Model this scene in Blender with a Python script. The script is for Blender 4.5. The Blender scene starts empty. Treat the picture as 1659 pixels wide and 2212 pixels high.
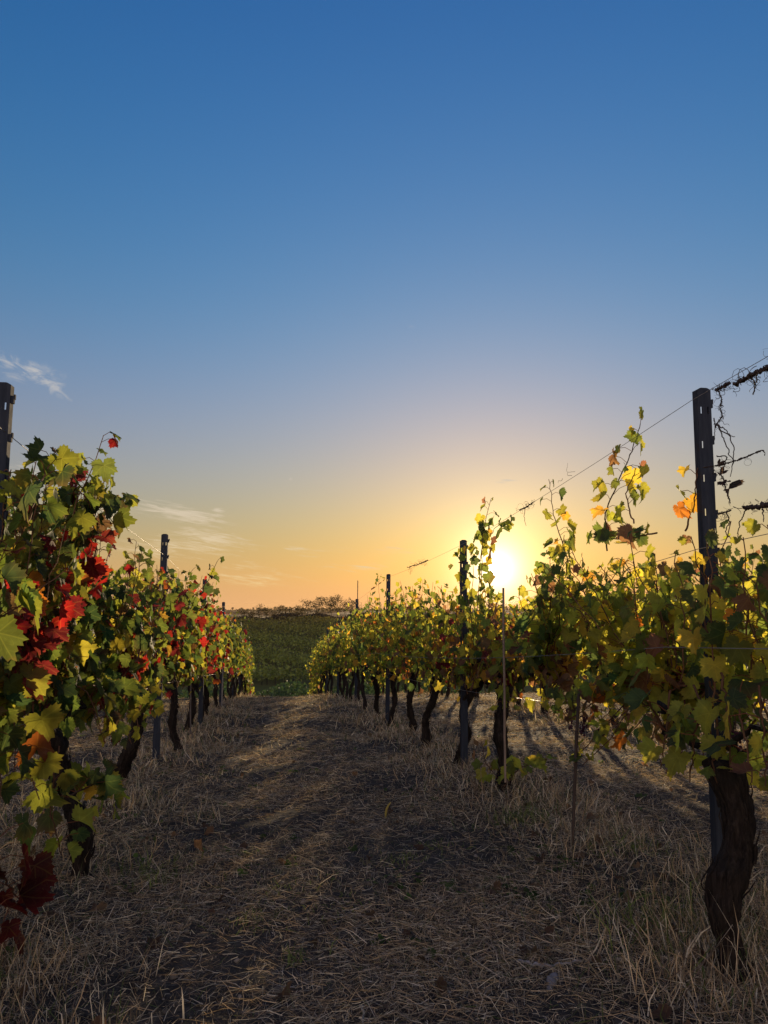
import bpy, math, random
import numpy as np
from mathutils import Vector, Matrix, noise

SC = bpy.context.scene
COL = SC.collection
RAD = math.radians
rng = np.random.default_rng(7)
random.seed(7)

# ------------------------------------------------------------------ camera
PITCH = RAD(6.9)
cam_d = bpy.data.cameras.new('camera')
cam = bpy.data.objects.new('camera', cam_d)
COL.objects.link(cam)
cam.location = (0, 0, 0)
cam.rotation_euler = (RAD(90) + PITCH, 0, 0)
cam_d.sensor_fit = 'HORIZONTAL'
cam_d.sensor_width = 36
cam_d.lens = 36
cam_d.clip_start = 0.05
cam_d.clip_end = 20000
SC.camera = cam

# ------------------------------------------------------------------ sky and sun
SUN_AZ, SUN_EL = RAD(8.3), RAD(2.65)
SUN_VEC = Vector((math.sin(SUN_AZ) * math.cos(SUN_EL), math.cos(SUN_AZ) * math.cos(SUN_EL), math.sin(SUN_EL)))
world = bpy.data.worlds.new('World')
SC.world = world
world.use_nodes = True


class NT:
    """small helper to wire shader nodes"""
    def __init__(self, tree):
        self.t = tree

    def n(self, kind, **kw):
        nd = self.t.nodes.new(kind)
        for k, v in kw.items():
            setattr(nd, k, v)
        return nd

    def put(self, sock, v):
        if isinstance(v, bpy.types.NodeSocket):
            self.t.links.new(v, sock)
        elif isinstance(v, (tuple, list)) and len(v) == 3 and sock.type == 'RGBA':
            sock.default_value = (*v, 1)
        else:
            sock.default_value = v

    def m(self, op, a, b=0.0, c=0.0, clamp=False):
        nd = self.n('ShaderNodeMath', operation=op)
        nd.use_clamp = clamp
        for i, v in enumerate((a, b, c)):
            self.put(nd.inputs[i], v)
        return nd.outputs[0]

    def vm(self, op, a, b=(0, 0, 0)):
        nd = self.n('ShaderNodeVectorMath', operation=op)
        self.put(nd.inputs[0], a)
        if op == 'SCALE':
            self.put(nd.inputs['Scale'], b)
        else:
            self.put(nd.inputs[1], b)
        return nd.outputs['Value'] if op in ('DOT_PRODUCT', 'LENGTH', 'DISTANCE') else nd.outputs[0]

    def mix(self, f, a, b, blend='MIX'):
        nd = self.n('ShaderNodeMix', data_type='RGBA', blend_type=blend)
        self.put(nd.inputs[0], f)
        self.put(nd.inputs[6], a)
        self.put(nd.inputs[7], b)
        return nd.outputs[2]

    def noise(self, vec, scale, detail=4, rough=.55, dist=0.0):
        nd = self.n('ShaderNodeTexNoise')
        if vec is not None:
            self.put(nd.inputs['Vector'], vec)
        nd.inputs['Scale'].default_value = scale
        nd.inputs['Detail'].default_value = detail
        nd.inputs['Roughness'].default_value = rough
        nd.inputs['Distortion'].default_value = dist
        return nd.outputs[0]

    def ramp(self, f, stops):
        nd = self.n('ShaderNodeValToRGB')
        self.put(nd.inputs[0], f)
        el = nd.color_ramp.elements
        while len(el) < len(stops):
            el.new(.5)
        for e, (p, c) in zip(el, stops):
            e.position = p
            e.color = (*c, 1) if len(c) == 3 else c
        return nd.outputs[0]

    def step(self, x, lo, hi):
        nd = self.n('ShaderNodeMapRange', interpolation_type='SMOOTHSTEP')
        self.put(nd.inputs[0], x)
        nd.inputs[1].default_value = lo
        nd.inputs[2].default_value = hi
        return nd.outputs[0]


W = NT(world.node_tree)
bg = world.node_tree.nodes['Background']
sky = W.n('ShaderNodeTexSky', sky_type='NISHITA')
sky.sun_disc = False
sky.sun_elevation = SUN_EL
sky.sun_rotation = SUN_AZ
sky.altitude = 100
sky.air_density = 2.0
sky.dust_density = 2.0
sky.ozone_density = 6.0
SKY_STRENGTH = 0.15
tc = W.n('ShaderNodeTexCoord')
dirv = W.vm('NORMALIZE', tc.outputs['Generated'])
sep = W.n('ShaderNodeSeparateXYZ')
W.put(sep.inputs[0], dirv)
dx, dy, dz = sep.outputs
deg = 57.29578
el = W.m('MULTIPLY', W.m('ARCSINE', dz), deg)
az = W.m('MULTIPLY', W.m('ARCTAN2', dx, dy), deg)
ang = W.m('MULTIPLY', W.m('ARCCOSINE', W.m('MINIMUM', W.vm('DOT_PRODUCT', dirv, tuple(SUN_VEC)), 1.0)), deg)


def expo(x, k):
    return W.m('EXPONENT', W.m('MULTIPLY', x, -1.0 / k))


def col_scale(c, f):
    return W.vm('SCALE', c, f)


elp = W.m('MAXIMUM', el, 0.0)
sky_c = sky.outputs[0]
# the low band of dusty evening air, and the aureole round the sun
sky_c = W.vm('MULTIPLY', sky_c, (.34, .82, 1.44))
sky_c = W.vm('ADD', sky_c, (0, 0, .09))
sky_c = W.vm('ADD', sky_c, col_scale((2.10, .14, 0), expo(elp, 9.0)))
sky_c = W.vm('ADD', sky_c, col_scale((0, .9, .28), expo(elp, 22.0)))
sky_c = W.vm('ADD', sky_c, col_scale((.46, .66, 0), expo(ang, 18.0)))
sky_c = W.vm('ADD', sky_c, col_scale((2.16, 0, 0), expo(ang, 7.0)))
sky_c = W.vm('ADD', sky_c, col_scale((.5, 2.3, 1.0), expo(ang, 2.8)))
sky_c = W.vm('ADD', sky_c, col_scale((9.0, 8.0, 6.6), expo(ang, 1.1)))
sky_c = W.vm('ADD', sky_c, col_scale((.13, -.04, .05), W.m('EXPONENT', W.m('MULTIPLY', W.m('POWER', W.m('DIVIDE', W.m('SUBTRACT', elp, 11.5), 7.0), 2.0), -1.0))))
sky_c = W.vm('ADD', sky_c, col_scale((.16, .16, .26), expo(elp, 7.0)))
# pale rosy fill glow added opposite the sun to lift shaded ground and leaves
antisun_fill = W.m('MULTIPLY', W.step(ang, 75.0, 150.0), expo(elp, 32.0))
sky_c = W.vm('ADD', sky_c, col_scale((5.4, 4.3, 3.8), antisun_fill))
sky_c = W.vm('ADD', sky_c, col_scale((160, 130, 80), W.m('SUBTRACT', 1.0, W.step(ang, .22, .42))))
# thin wisps of cloud, lit by the low sun
cl_vec = W.n('ShaderNodeCombineXYZ')
W.put(cl_vec.inputs[0], W.m('MULTIPLY', W.m('ADD', az, W.m('MULTIPLY', el, .8)), .16))
W.put(cl_vec.inputs[1], W.m('MULTIPLY', W.m('ADD', el, W.m('MULTIPLY', az, .10)), 1.15))
cn = W.noise(cl_vec.outputs[0], 1.5, 8, .68, .9)
cn2 = W.noise(cl_vec.outputs[0], 4.5, 5, .6, .3)
cf = W.m('ADD', W.m('MULTIPLY', cn, .7), W.m('MULTIPLY', cn2, .3))


def blob(a0, e0, ra, re, tilt=0.0):
    u = W.m('SUBTRACT', az, a0)
    v = W.m('SUBTRACT', W.m('SUBTRACT', el, e0), W.m('MULTIPLY', u, tilt))
    d = W.m('ADD', W.m('POWER', W.m('DIVIDE', u, ra), 2.0), W.m('POWER', W.m('DIVIDE', v, re), 2.0))
    return W.m('SUBTRACT', 1.0, W.m('SQRT', d), clamp=True)


def vdir(px, py):
    """azimuth and elevation, in degrees, of a spot of sky"""
    x, y = (px - 830) / 1659, -(py - 1106) / 1659
    d = Vector((x, math.cos(PITCH) - y * math.sin(PITCH), math.sin(PITCH) + y * math.cos(PITCH))).normalized()
    return math.degrees(math.atan2(d.x, d.y)), math.degrees(math.asin(d.z))


masks = None
for (px, py, ra, re, tilt, k) in ((385, 1108, 5.5, .95, -.16, 1.2), (460, 1165, 4.4, 1.25, -.12, 1.0), (200, 1110, 4.2, 1.4, .0, .8), (330, 1190, 6., 1.2, -.05, .8),
                                  (860, 1185, 3.0, .7, 0, .55), (640, 1185, 2.2, .35, -.04, .7), (1095, 1040, 1.5, .3, 0.05, .9),
                                  (470, 1102, .8, .28, 0, 1.0), (540, 1225, 4.5, .9, -.05, .55), (700, 1192, 3.5, .6, .05, .5), (60, 1020, 3., .9, 0, .7), (250, 1085, 4.5, .8, -.05, .9), (410, 1180, 5., .9, -.1, 1.0), (560, 1250, 6., .9, -.02, .75), (780, 1225, 5., .7, .03, .6)):
    a0, e0 = vdir(px, py)
    b = W.m('MULTIPLY', blob(a0, e0, ra, re, tilt), k)
    masks = b if masks is None else W.m('MAXIMUM', masks, b)
fil = W.n('ShaderNodeCombineXYZ')
W.put(fil.inputs[0], W.m('MULTIPLY', W.m('ADD', az, W.m('MULTIPLY', el, 1.6)), .36))
W.put(fil.inputs[1], W.m('MULTIPLY', W.m('ADD', el, W.m('MULTIPLY', az, .13)), 3.4))
cn3 = W.noise(fil.outputs[0], 1.6, 8, .68, 1.1)
cf = W.m('ADD', W.m('MULTIPLY', cf, .5), W.m('MULTIPLY', cn3, .5))
streak = W.m('MULTIPLY', W.step(W.m('ADD', W.m('MULTIPLY', W.m('SUBTRACT', cf, .5), 2.4), W.m('MULTIPLY', masks, .5)), .14, .62), W.step(masks, 0.0, .4))
# puffier cloud high on the left
pv = W.n('ShaderNodeCombineXYZ')
W.put(pv.inputs[0], W.m('MULTIPLY', W.m('ADD', az, el), .42))
W.put(pv.inputs[1], W.m('MULTIPLY', W.m('SUBTRACT', el, W.m('MULTIPLY', az, .15)), .62))
pn = W.noise(pv.outputs[0], 1.5, 9, .68, 1.2)
puffs = None
for (px, py, ra, re, tilt, k) in ((25, 790, 2.4, 1.2, -.25, .9), (75, 800, 2.6, 1.1, -.1, 1.0), (115, 835, 2.6, 1.0, -.45, 1.0), (888, 706, .8, .28, .15, .5), (628, 1034, .3, .3, 0, .8)):
    a0, e0 = vdir(px, py)
    b = W.m('MULTIPLY', blob(a0, e0, ra, re, tilt), k)
    puffs = b if puffs is None else W.m('MAXIMUM', puffs, b)
puff = W.m('MULTIPLY', W.step(W.m('ADD', W.m('MULTIPLY', W.m('SUBTRACT', pn, .5), 2.0), W.m('MULTIPLY', puffs, .75)), .22, .95), W.step(puffs, 0, .5))
warm_t = expo(W.m('MAXIMUM', W.m('SUBTRACT', el, 1.0), 0.0), 7.0)
cl_col = W.mix(warm_t, (1.7, 1.75, 1.85), (3.1, 2.2, .95))
sky_c = W.mix(W.m('MULTIPLY', streak, .85), sky_c, cl_col)
sky_c = W.mix(W.m('MULTIPLY', puff, .8), sky_c, cl_col)
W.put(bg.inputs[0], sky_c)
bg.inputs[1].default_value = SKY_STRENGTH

sun_d = bpy.data.lights.new('sun', 'SUN')
sun_d.energy = 2.8
sun_d.angle = RAD(.5)
sun_d.color = (1.0, .74, .44)
sun = bpy.data.objects.new('sun', sun_d)
COL.objects.link(sun)
sun.rotation_euler = SUN_VEC.to_track_quat('Z', 'Y').to_euler()

SC.view_settings.view_transform = 'Standard'
SC.view_settings.look = 'None'
SC.view_settings.gamma = 1
SC.view_settings.use_curve_mapping = False
SC.view_settings.exposure = 1.0
SC.cycles.max_bounces = 8
SC.cycles.transparent_max_bounces = 8
SC.cycles.volume_bounces = 0
SC.cycles.sample_clamp_indirect = 6

# ------------------------------------------------------------------ helpers
TH = RAD(8.0)
DS = np.array((-math.sin(TH), math.cos(TH), 0))     # along the rows
DA = np.array((math.cos(TH), math.sin(TH), 0))      # across the rows

_ps = np.array([-40, -10, 0, 3, 7.4, 12, 16.5, 21, 26, 31, 36, 45, 60, 80, 100, 116, 130, 160, 220, 236, 300, 500, 900, 1500, 4000, 6500.])
_pd = np.array([-1.6, .38, 1.03, 1.22, 1.55, 1.88, 2.14, 2.55, 3.04, 3.64, 4.45, 5.9, 8.4, 10.3, 11.3, 11.6, 11.2, 9.3, 5.2, 4.9, 9, 16, 20, 24, 30, 60.])


def _pchip(x, y):
    h = np.diff(x)
    dl = np.diff(y) / h
    d = np.zeros_like(y)
    for i in range(1, len(x) - 1):
        if dl[i - 1] * dl[i] > 0:
            w1, w2 = 2 * h[i] + h[i - 1], h[i] + 2 * h[i - 1]
            d[i] = (w1 + w2) / (w1 / dl[i - 1] + w2 / dl[i])
    d[0], d[-1] = dl[0], dl[-1]
    return d


_pdv = _pchip(_ps, _pd)


def drop(s):
    s = np.clip(np.asarray(s, float), _ps[0], _ps[-1])
    i = np.clip(np.searchsorted(_ps, s) - 1, 0, len(_ps) - 2)
    h = _ps[i + 1] - _ps[i]
    t = (s - _ps[i]) / h
    return ((2 * t**3 - 3 * t**2 + 1) * _pd[i] + (t**3 - 2 * t**2 + t) * h * _pdv[i]
            + (-2 * t**3 + 3 * t**2) * _pd[i + 1] + (t**3 - t**2) * h * _pdv[i + 1])


ROWS = {'right': 1.77, 'left': -1.12, 'far_right': 4.7, 'far_left': -4.05}


def gz(s, a):
    s = np.asarray(s, float)
    a = np.asarray(a, float)
    z = -drop(s)
    near = np.clip((60 - s) / 20, 0, 1)
    for r in ROWS.values():
        z = z + .055 * np.exp(-((a - r) / .38) ** 2) * near
    z = z + near * (.018 * np.sin(1.9 * s + 1.3 * a) + .014 * np.sin(3.1 * a - 1.1 * s + 1) + .008 * np.sin(7 * s + 2) * np.sin(6 * a))
    far = np.clip((s - 40) / 60, 0, 1) * np.clip(s / 400, .15, 6)
    z = z + far * (.9 * np.sin(a / 47 + s / 160) + .6 * np.sin(a / 23 - s / 90 + 2) + .3 * np.sin(a / 131 + 1.))
    return z


def pos(s, a, h=0.0):
    s, a, h = np.broadcast_arrays(np.asarray(s, float), np.asarray(a, float), np.asarray(h, float))
    p = s[..., None] * DS + a[..., None] * DA
    p[..., 2] = gz(s, a) + h
    return p


def on_plane(px, py, a):
    """point where the line of sight meets the upright plane of a row"""
    x, y = (px - 830) / 1659, -(py - 1106) / 1659
    d = np.array((x, math.cos(PITCH) - y * math.sin(PITCH), math.sin(PITCH) + y * math.cos(PITCH)))
    return d * (a / d.dot(DA))


def ground_px(px, py):
    x, y = (px - 830) / 1659, -(py - 1106) / 1659
    dd = np.array((x, math.cos(PITCH) - y * math.sin(PITCH), math.sin(PITCH) + y * math.cos(PITCH)))
    q = dd * 2
    for _ in range(40):
        q = dd * (float(gz(q.dot(DS), q.dot(DA))) / dd[2])
    return q


class MB:
    """collects geometry and links it as one mesh object"""
    def __init__(self):
        self.v, self.f, self.c, self.uv, self.nv = [], [], [], [], 0

    def add(self, v, f, c=(1, 1, 1), uv=None):
        v = np.asarray(v, float).reshape(-1, 3)
        self.v.append(v)
        c = np.asarray(c, float)
        self.c.append(np.broadcast_to(c, (len(v), 3)))
        self.uv.append(np.zeros((len(v), 2)) if uv is None else np.asarray(uv))
        f = np.asarray(f, int)
        self.f.append(f + self.nv)
        self.nv += len(v)

    def tube(self, pts, r, sides=6, c=(1, 1, 1), cap=True, wob=0.0):
        pts = np.asarray(pts, float)
        n = len(pts)
        r = np.broadcast_to(np.asarray(r, float), (n,))
        t = np.gradient(pts, axis=0)
        t /= np.linalg.norm(t, axis=1)[:, None] + 1e-9
        ref = np.array((.31, .2, .93)) if abs(t[:, 2]).mean() < .8 else np.array((1., .1, .05))
        u = np.cross(t, ref)
        u /= np.linalg.norm(u, axis=1)[:, None] + 1e-9
        w = np.cross(t, u)
        k = np.arange(sides) * 2 * math.pi / sides
        ring = np.cos(k)[None, :, None] * u[:, None, :] + np.sin(k)[None, :, None] * w[:, None, :]
        rr = r[:, None] * np.ones((1, sides))
        if wob:
            rr = rr * (1 + wob * rng.normal(size=rr.shape))
        v = (pts[:, None, :] + ring * rr[..., None]).reshape(-1, 3)
        i = np.arange(n - 1)[:, None] * sides
        j = np.arange(sides)[None, :]
        j2 = (j + 1) % sides
        f = np.stack([i + j, i + j2, i + sides + j2, i + sides + j], -1).reshape(-1, 4)
        self.add(v, f, c)
        if cap:
            for e, p in ((0, pts[0]), (n - 1, pts[-1])):
                self.add(np.vstack([v[e * sides:(e + 1) * sides], p]), [(q, (q + 1) % sides, sides) for q in range(sides)], c)

    def box(self, cen, ax, ay, az_, c=(1, 1, 1)):
        cen = np.asarray(cen, float)
        v = [cen + i * np.asarray(ax) + j * np.asarray(ay) + k * np.asarray(az_) for i in (-1, 1) for j in (-1, 1) for k in (-1, 1)]
        self.add(v, [(0, 1, 3, 2), (4, 6, 7, 5), (0, 4, 5, 1), (2, 3, 7, 6), (0, 2, 6, 4), (1, 5, 7, 3)], c)

    def build(self, name, mat, parent=None, origin=(0, 0, 0), smooth=True):
        me = bpy.data.meshes.new(name)
        V = np.vstack(self.v) - np.asarray(origin, float)
        me.vertices.add(len(V))
        me.vertices.foreach_set('co', V.astype(np.float32).ravel())
        lens = np.concatenate([np.full(len(f), f.shape[1]) for f in self.f])
        loops = np.concatenate([f.ravel() for f in self.f])
        me.loops.add(len(loops))
        me.loops.foreach_set('vertex_index', loops.astype(np.int32))
        me.polygons.add(len(lens))
        st = np.zeros(len(lens), np.int32)
        st[1:] = np.cumsum(lens)[:-1]
        me.polygons.foreach_set('loop_start', st)
        me.polygons.foreach_set('use_smooth', np.full(len(lens), smooth))
        ca = me.color_attributes.new('tint', 'FLOAT_COLOR', 'POINT')
        Cc = np.ones((len(V), 4), np.float32)
        Cc[:, :3] = np.vstack(self.c)
        ca.data.foreach_set('color', Cc.ravel())
        uvl = me.uv_layers.new(name='blade')
        uvl.data.foreach_set('uv', np.vstack(self.uv)[loops].astype(np.float32).ravel())
        me.update(calc_edges=True)
        me.validate()
        me.materials.append(mat)
        o = bpy.data.objects.new(name, me)
        COL.objects.link(o)
        if parent:
            o.parent = parent
        else:
            o.location = origin
        return o


def tag(o, label=None, cat=None, group=None, kind=None):
    for k, v in (('label', label), ('category', cat), ('group', group), ('kind', kind)):
        if v:
            o[k] = v
    return o


def empty(name, loc):
    o = bpy.data.objects.new(name, None)
    o.location = loc
    o.empty_display_size = .1
    COL.objects.link(o)
    return o


# ------------------------------------------------------------------ materials
def mat(name):
    m = bpy.data.materials.new(name)
    m.use_nodes = True
    t = NT(m.node_tree)
    return m, t, m.node_tree.nodes['Principled BSDF'], m.node_tree.nodes['Material Output']


def bump(t, h, strength, dist):
    b = t.n('ShaderNodeBump')
    b.inputs['Strength'].default_value = strength
    b.inputs['Distance'].default_value = dist
    t.put(b.inputs['Height'], h)
    return b.outputs[0]


def leaf_material(name, trans=.66, veins=True, gain=2.45):
    m, t, p, out = mat(name)
    at = t.n('ShaderNodeAttribute', attribute_name='tint')
    co = t.n('ShaderNodeTexCoord')
    base = at.outputs[0]
    nz = t.noise(co.outputs['Object'], 38, 4, .6)
    base = t.mix(t.m('MULTIPLY', t.step(nz, .35, .75), .45), base, t.vm('MULTIPLY', base, (.55, .5, .5)))
    if veins:
        uv = t.n('ShaderNodeUVMap', uv_map='blade')
        sp = t.n('ShaderNodeSeparateXYZ')
        t.put(sp.inputs[0], uv.outputs[0])
        u, v, _ = sp.outputs
        ax = t.m('ABSOLUTE', u)
        rad = t.m('SQRT', t.m('ADD', t.m('MULTIPLY', u, u), t.m('MULTIPLY', v, v)))
        th = t.m('ARCTAN2', ax, v)
        line = None
        for a0 in (0.0, .85, 1.8):
            d = t.m('MULTIPLY', t.m('ABSOLUTE', t.m('SUBTRACT', th, a0)), rad)
            q = t.m('SUBTRACT', 1.0, t.step(d, .008, .035))
            line = q if line is None else t.m('MAXIMUM', line, q)
        # side veins leave the main ones at a slant
        tri = t.m('PINGPONG', t.m('ADD', t.m('MULTIPLY', rad, 3.4), t.m('MULTIPLY', t.m('PINGPONG', th, .425), -2.4)), .5)
        side = t.m('MULTIPLY', t.m('SUBTRACT', 1.0, t.step(tri, .02, .09)), .4)
        line = t.m('MAXIMUM', line, side)
        base = t.mix(t.m('MULTIPLY', line, .38), base, t.vm('ADD', t.vm('MULTIPLY', base, (1.25, 1.2, 1.0)), (.06, .06, .015)))
        # the rim of the blade browns first
        rim = t.m('MULTIPLY', t.step(t.m('ADD', rad, t.m('MULTIPLY', nz, .5)), 1.0, 1.35), .55)
        base = t.mix(rim, base, (.16, .075, .03))
    geo = t.n('ShaderNodeNewGeometry')
    front = t.mix(t.m('MULTIPLY', geo.outputs['Backfacing'], .35), base, t.vm('ADD', t.vm('MULTIPLY', base, (.9, .9, .9)), (.03, .04, .035)))
    t.put(p.inputs['Base Color'], front)
    p.inputs['Roughness'].default_value = .62
    p.inputs['Specular IOR Level'].default_value = .22
    if veins:
        t.put(p.inputs['Normal'], bump(t, t.m('ADD', nz, t.m('MULTIPLY', line, -.6)), .35, .004))
    tr = t.n('ShaderNodeBsdfTranslucent')
    t.put(tr.inputs[0], t.vm('MULTIPLY', base, (gain, gain, gain * .75)))
    mx = t.n('ShaderNodeMixShader')
    mx.inputs[0].default_value = trans
    t.t.links.new(p.outputs[0], mx.inputs[1])
    t.t.links.new(tr.outputs[0], mx.inputs[2])
    t.t.links.new(mx.outputs[0], out.inputs[0])
    return m


M_LEAF = leaf_material('vine_leaf')
M_LEAF_FAR = leaf_material('vine_leaf_plain', veins=False)
M_GRASS = leaf_material('dry_grass', trans=.3, veins=False, gain=1.3)
M_SCRUB = leaf_material('scrub_leaf', trans=.3, veins=False, gain=1.2)


def bark_material():
    m, t, p, out = mat('vine_bark')
    co = t.n('ShaderNodeTexCoord')
    mp = t.n('ShaderNodeMapping')
    mp.inputs['Scale'].default_value = (1, 1, .16)
    t.put(mp.inputs[0], co.outputs['Object'])
    fib = t.noise(mp.outputs[0], 70, 6, .65, .8)
    big = t.noise(co.outputs['Object'], 9, 4)
    c = t.ramp(fib, [(.28, (.007, .005, .004)), (.5, (.022, .015, .011)), (.72, (.058, .042, .031))])
    c = t.mix(t.m('MULTIPLY', t.step(big, .45, .7), .5), c, (.022, .019, .016))
    t.put(p.inputs['Base Color'], c)
    p.inputs['Roughness'].default_value = .9
    p.inputs['Specular IOR Level'].default_value = .15
    t.put(p.inputs['Normal'], bump(t, t.m('ADD', fib, t.m('MULTIPLY', big, .5)), .9, .012))
    return m


def cane_material():
    m, t, p, out = mat('vine_cane')
    p.inputs['Specular IOR Level'].default_value = .12
    at = t.n('ShaderNodeAttribute', attribute_name='tint')
    co = t.n('ShaderNodeTexCoord')
    nz = t.noise(co.outputs['Object'], 60, 3)
    t.put(p.inputs['Base Color'], t.mix(nz, t.vm('MULTIPLY', at.outputs[0], (.6, .6, .6)), t.vm('MULTIPLY', at.outputs[0], (1.3, 1.3, 1.3))))
    p.inputs['Roughness'].default_value = .8
    return m


def steel_material():
    m, t, p, out = mat('weathered_galvanised_steel')
    co = t.n('ShaderNodeTexCoord')
    mp = t.n('ShaderNodeMapping')
    mp.inputs['Scale'].default_value = (1, 1, .12)
    t.put(mp.inputs[0], co.outputs['Object'])
    st = t.noise(mp.outputs[0], 45, 5, .6)
    sp = t.noise(co.outputs['Object'], 22, 5, .6)
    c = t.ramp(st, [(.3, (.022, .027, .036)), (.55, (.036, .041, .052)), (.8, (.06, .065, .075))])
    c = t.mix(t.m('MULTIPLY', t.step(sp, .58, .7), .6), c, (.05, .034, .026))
    t.put(p.inputs['Base Color'], c)
    p.inputs['Metallic'].default_value = 0
    p.inputs['Specular IOR Level'].default_value = .06
    t.put(p.inputs['Roughness'], t.m('ADD', t.m('MULTIPLY', sp, .3), .65))
    t.put(p.inputs['Normal'], bump(t, sp, .25, .003))
    return m


def soil_material():
    m, t, p, out = mat('dry_vineyard_soil')
    co = t.n('ShaderNodeTexCoord')
    P = co.outputs['Object']
    a = t.noise(P, .9, 5, .6)
    b = t.noise(P, 14, 6, .65)
    c3 = t.noise(P, 90, 4, .6)
    c = t.ramp(b, [(.3, (.022, .018, .015)), (.5, (.05, .04, .032)), (.75, (.13, .107, .085))])
    c = t.mix(t.m('MULTIPLY', t.step(a, .42, .62), .5), c, (.085, .07, .055))
    c = t.mix(t.m('MULTIPLY', t.step(c3, .55, .75), .45), c, (.18, .15, .115))
    t.put(p.inputs['Base Color'], c)
    p.inputs['Roughness'].default_value = .95
    p.inputs['Specular IOR Level'].default_value = .1
    t.put(p.inputs['Normal'], bump(t, t.m('ADD', t.m('MULTIPLY', b, .8), t.m('MULTIPLY', c3, .4)), .9, .03))
    return m


def field_material():
    m, t, p, out = mat('valley_field')
    co = t.n('ShaderNodeTexCoord')
    P = co.outputs['Object']
    mp = t.n('ShaderNodeMapping')
    mp.inputs['Scale'].default_value = (.4, 1, 1)
    t.put(mp.inputs[0], P)
    a = t.noise(mp.outputs[0], .12, 5, .6)
    b = t.noise(P, 1.6, 5, .6)
    c = t.mix(t.step(a, .35, .65), (.085, .085, .012), (.11, .09, .025))
    c = t.mix(t.m('MULTIPLY', b, .5), c, (.06, .06, .008))
    t.put(p.inputs['Base Color'], c)
    p.inputs['Roughness'].default_value = 1
    p.inputs['Specular IOR Level'].default_value = .1
    return m


def plain_material():
    m, t, p, out = mat('far_plain_fields')
    co = t.n('ShaderNodeTexCoord')
    P = co.outputs['Object']
    mp = t.n('ShaderNodeMapping')
    mp.inputs['Scale'].default_value = (1, .35, 1)
    t.put(mp.inputs[0], P)
    v = t.n('ShaderNodeTexVoronoi')
    v.inputs['Scale'].default_value = .006
    t.put(v.inputs['Vector'], mp.outputs[0])
    b = t.noise(P, .02, 5, .6)
    sp = t.n('ShaderNodeSeparateColor')
    t.put(sp.inputs[0], v.outputs['Color'])
    c = t.ramp(sp.outputs[0], [(.0, (.04, .04, .015)), (.4, (.09, .065, .03)), (.7, (.12, .085, .035)), (1., (.05, .045, .02))])
    c = t.mix(t.m('MULTIPLY', t.step(b, .5, .65), .7), c, (.04, .045, .02))
    t.put(p.inputs['Base Color'], c)
    p.inputs['Roughness'].default_value = 1
    p.inputs['Specular IOR Level'].default_value = .1
    return m


def tint_material(name, rough=.8):
    m, t, p, out = mat(name)
    at = t.n('ShaderNodeAttribute', attribute_name='tint')
    co = t.n('ShaderNodeTexCoord')
    nz = t.noise(co.outputs['Object'], 30, 4)
    t.put(p.inputs['Base Color'], t.mix(nz, t.vm('MULTIPLY', at.outputs[0], (.65, .65, .65)), t.vm('MULTIPLY', at.outputs[0], (1.3, 1.3, 1.3))))
    p.inputs['Roughness'].default_value = rough
    p.inputs['Specular IOR Level'].default_value = .2
    return m


M_BARK, M_CANE, M_STEEL = bark_material(), cane_material(), steel_material()
M_SOIL, M_FIELD, M_PLAIN = soil_material(), field_material(), plain_material()
M_TINT = tint_material('plain_tinted')
M_WIRE = tint_material('galvanised_wire', .45)

# ------------------------------------------------------------------ ground: one sheet from behind the camera to the horizon
ss = np.concatenate([np.arange(-30, 0, 1.0), np.arange(0, 14, .14), np.arange(14, 60, .5), np.geomspace(60, 6500, 110)])
tt = np.linspace(-1, 1, 241)
tw = np.sign(tt) * (np.abs(tt) * .25 + .75 * np.abs(tt) ** 3)
S, T = np.meshgrid(ss, tw, indexing='ij')
A = T * (22 + 1.1 * np.clip(S, 0, None))
gv = pos(S, A)
nr = len(ss)
nc_ = len(tt)
ii = np.arange(nr - 1)[:, None] * nc_
jj = np.arange(nc_ - 1)[None, :]
gf = np.stack([ii + jj, ii + jj + 1, ii + nc_ + jj + 1, ii + nc_ + jj], -1).reshape(-1, 4)
g = MB()
g.add(gv.reshape(-1, 3), gf)
ground = g.build('ground', M_SOIL)
tag(ground, 'sloping vineyard ground of dry soil falling to a green valley and plain', 'ground', kind='structure')
ground.data.materials.append(M_FIELD)
ground.data.materials.append(M_PLAIN)
fs = np.repeat(ss[:-1], nc_ - 1)
ground.data.polygons.foreach_set('material_index', np.where(fs > 300, 2, np.where(fs > 42, 1, 0)).astype(np.int32))

# ------------------------------------------------------------------ leaves
def outline(n, teeth):
    """half-open vine leaf outline round the petiole joint, tip along +y"""
    k_a = np.array([0, 24, 52, 80, 110, 146, 168, 180]) * math.pi / 180
    k_r = np.array([1.0, .70, .90, .60, .74, .52, .40, .10])
    th = np.linspace(-math.pi, math.pi, n, endpoint=False) + math.pi / n
    r = np.interp(np.abs(th), k_a, k_r)
    if teeth:
        r = r * (1 + .075 * np.where(np.arange(n) % 2 == 0, 1, -1) * np.clip((2.9 - np.abs(th)) * 3, 0, 1))
    return th, r


def leaf_template(n, teeth, ring):
    th, r = outline(n, teeth)
    o = np.stack([np.sin(th) * r, np.cos(th) * r], 1)
    q = np.arange(n)
    q2 = (q + 1) % n
    if ring:
        mid = o * .52
        v = np.vstack([o, mid, [[0, 0]]])
        f = [np.stack([q, q2, n + q2], 1), np.stack([q, n + q2, n + q], 1), np.stack([n + q, n + q2, np.full(n, 2 * n)], 1)]
        return v, np.vstack(f)
    return np.vstack([o, [[0, 0]]]), np.stack([q, q2, np.full(n, n)], 1)


LT = {'fine': leaf_template(46, True, True), 'mid': leaf_template(22, True, False), 'low': leaf_template(9, False, False)}


def unit(v):
    return v / (np.linalg.norm(v, axis=-1, keepdims=True) + 1e-9)


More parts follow.
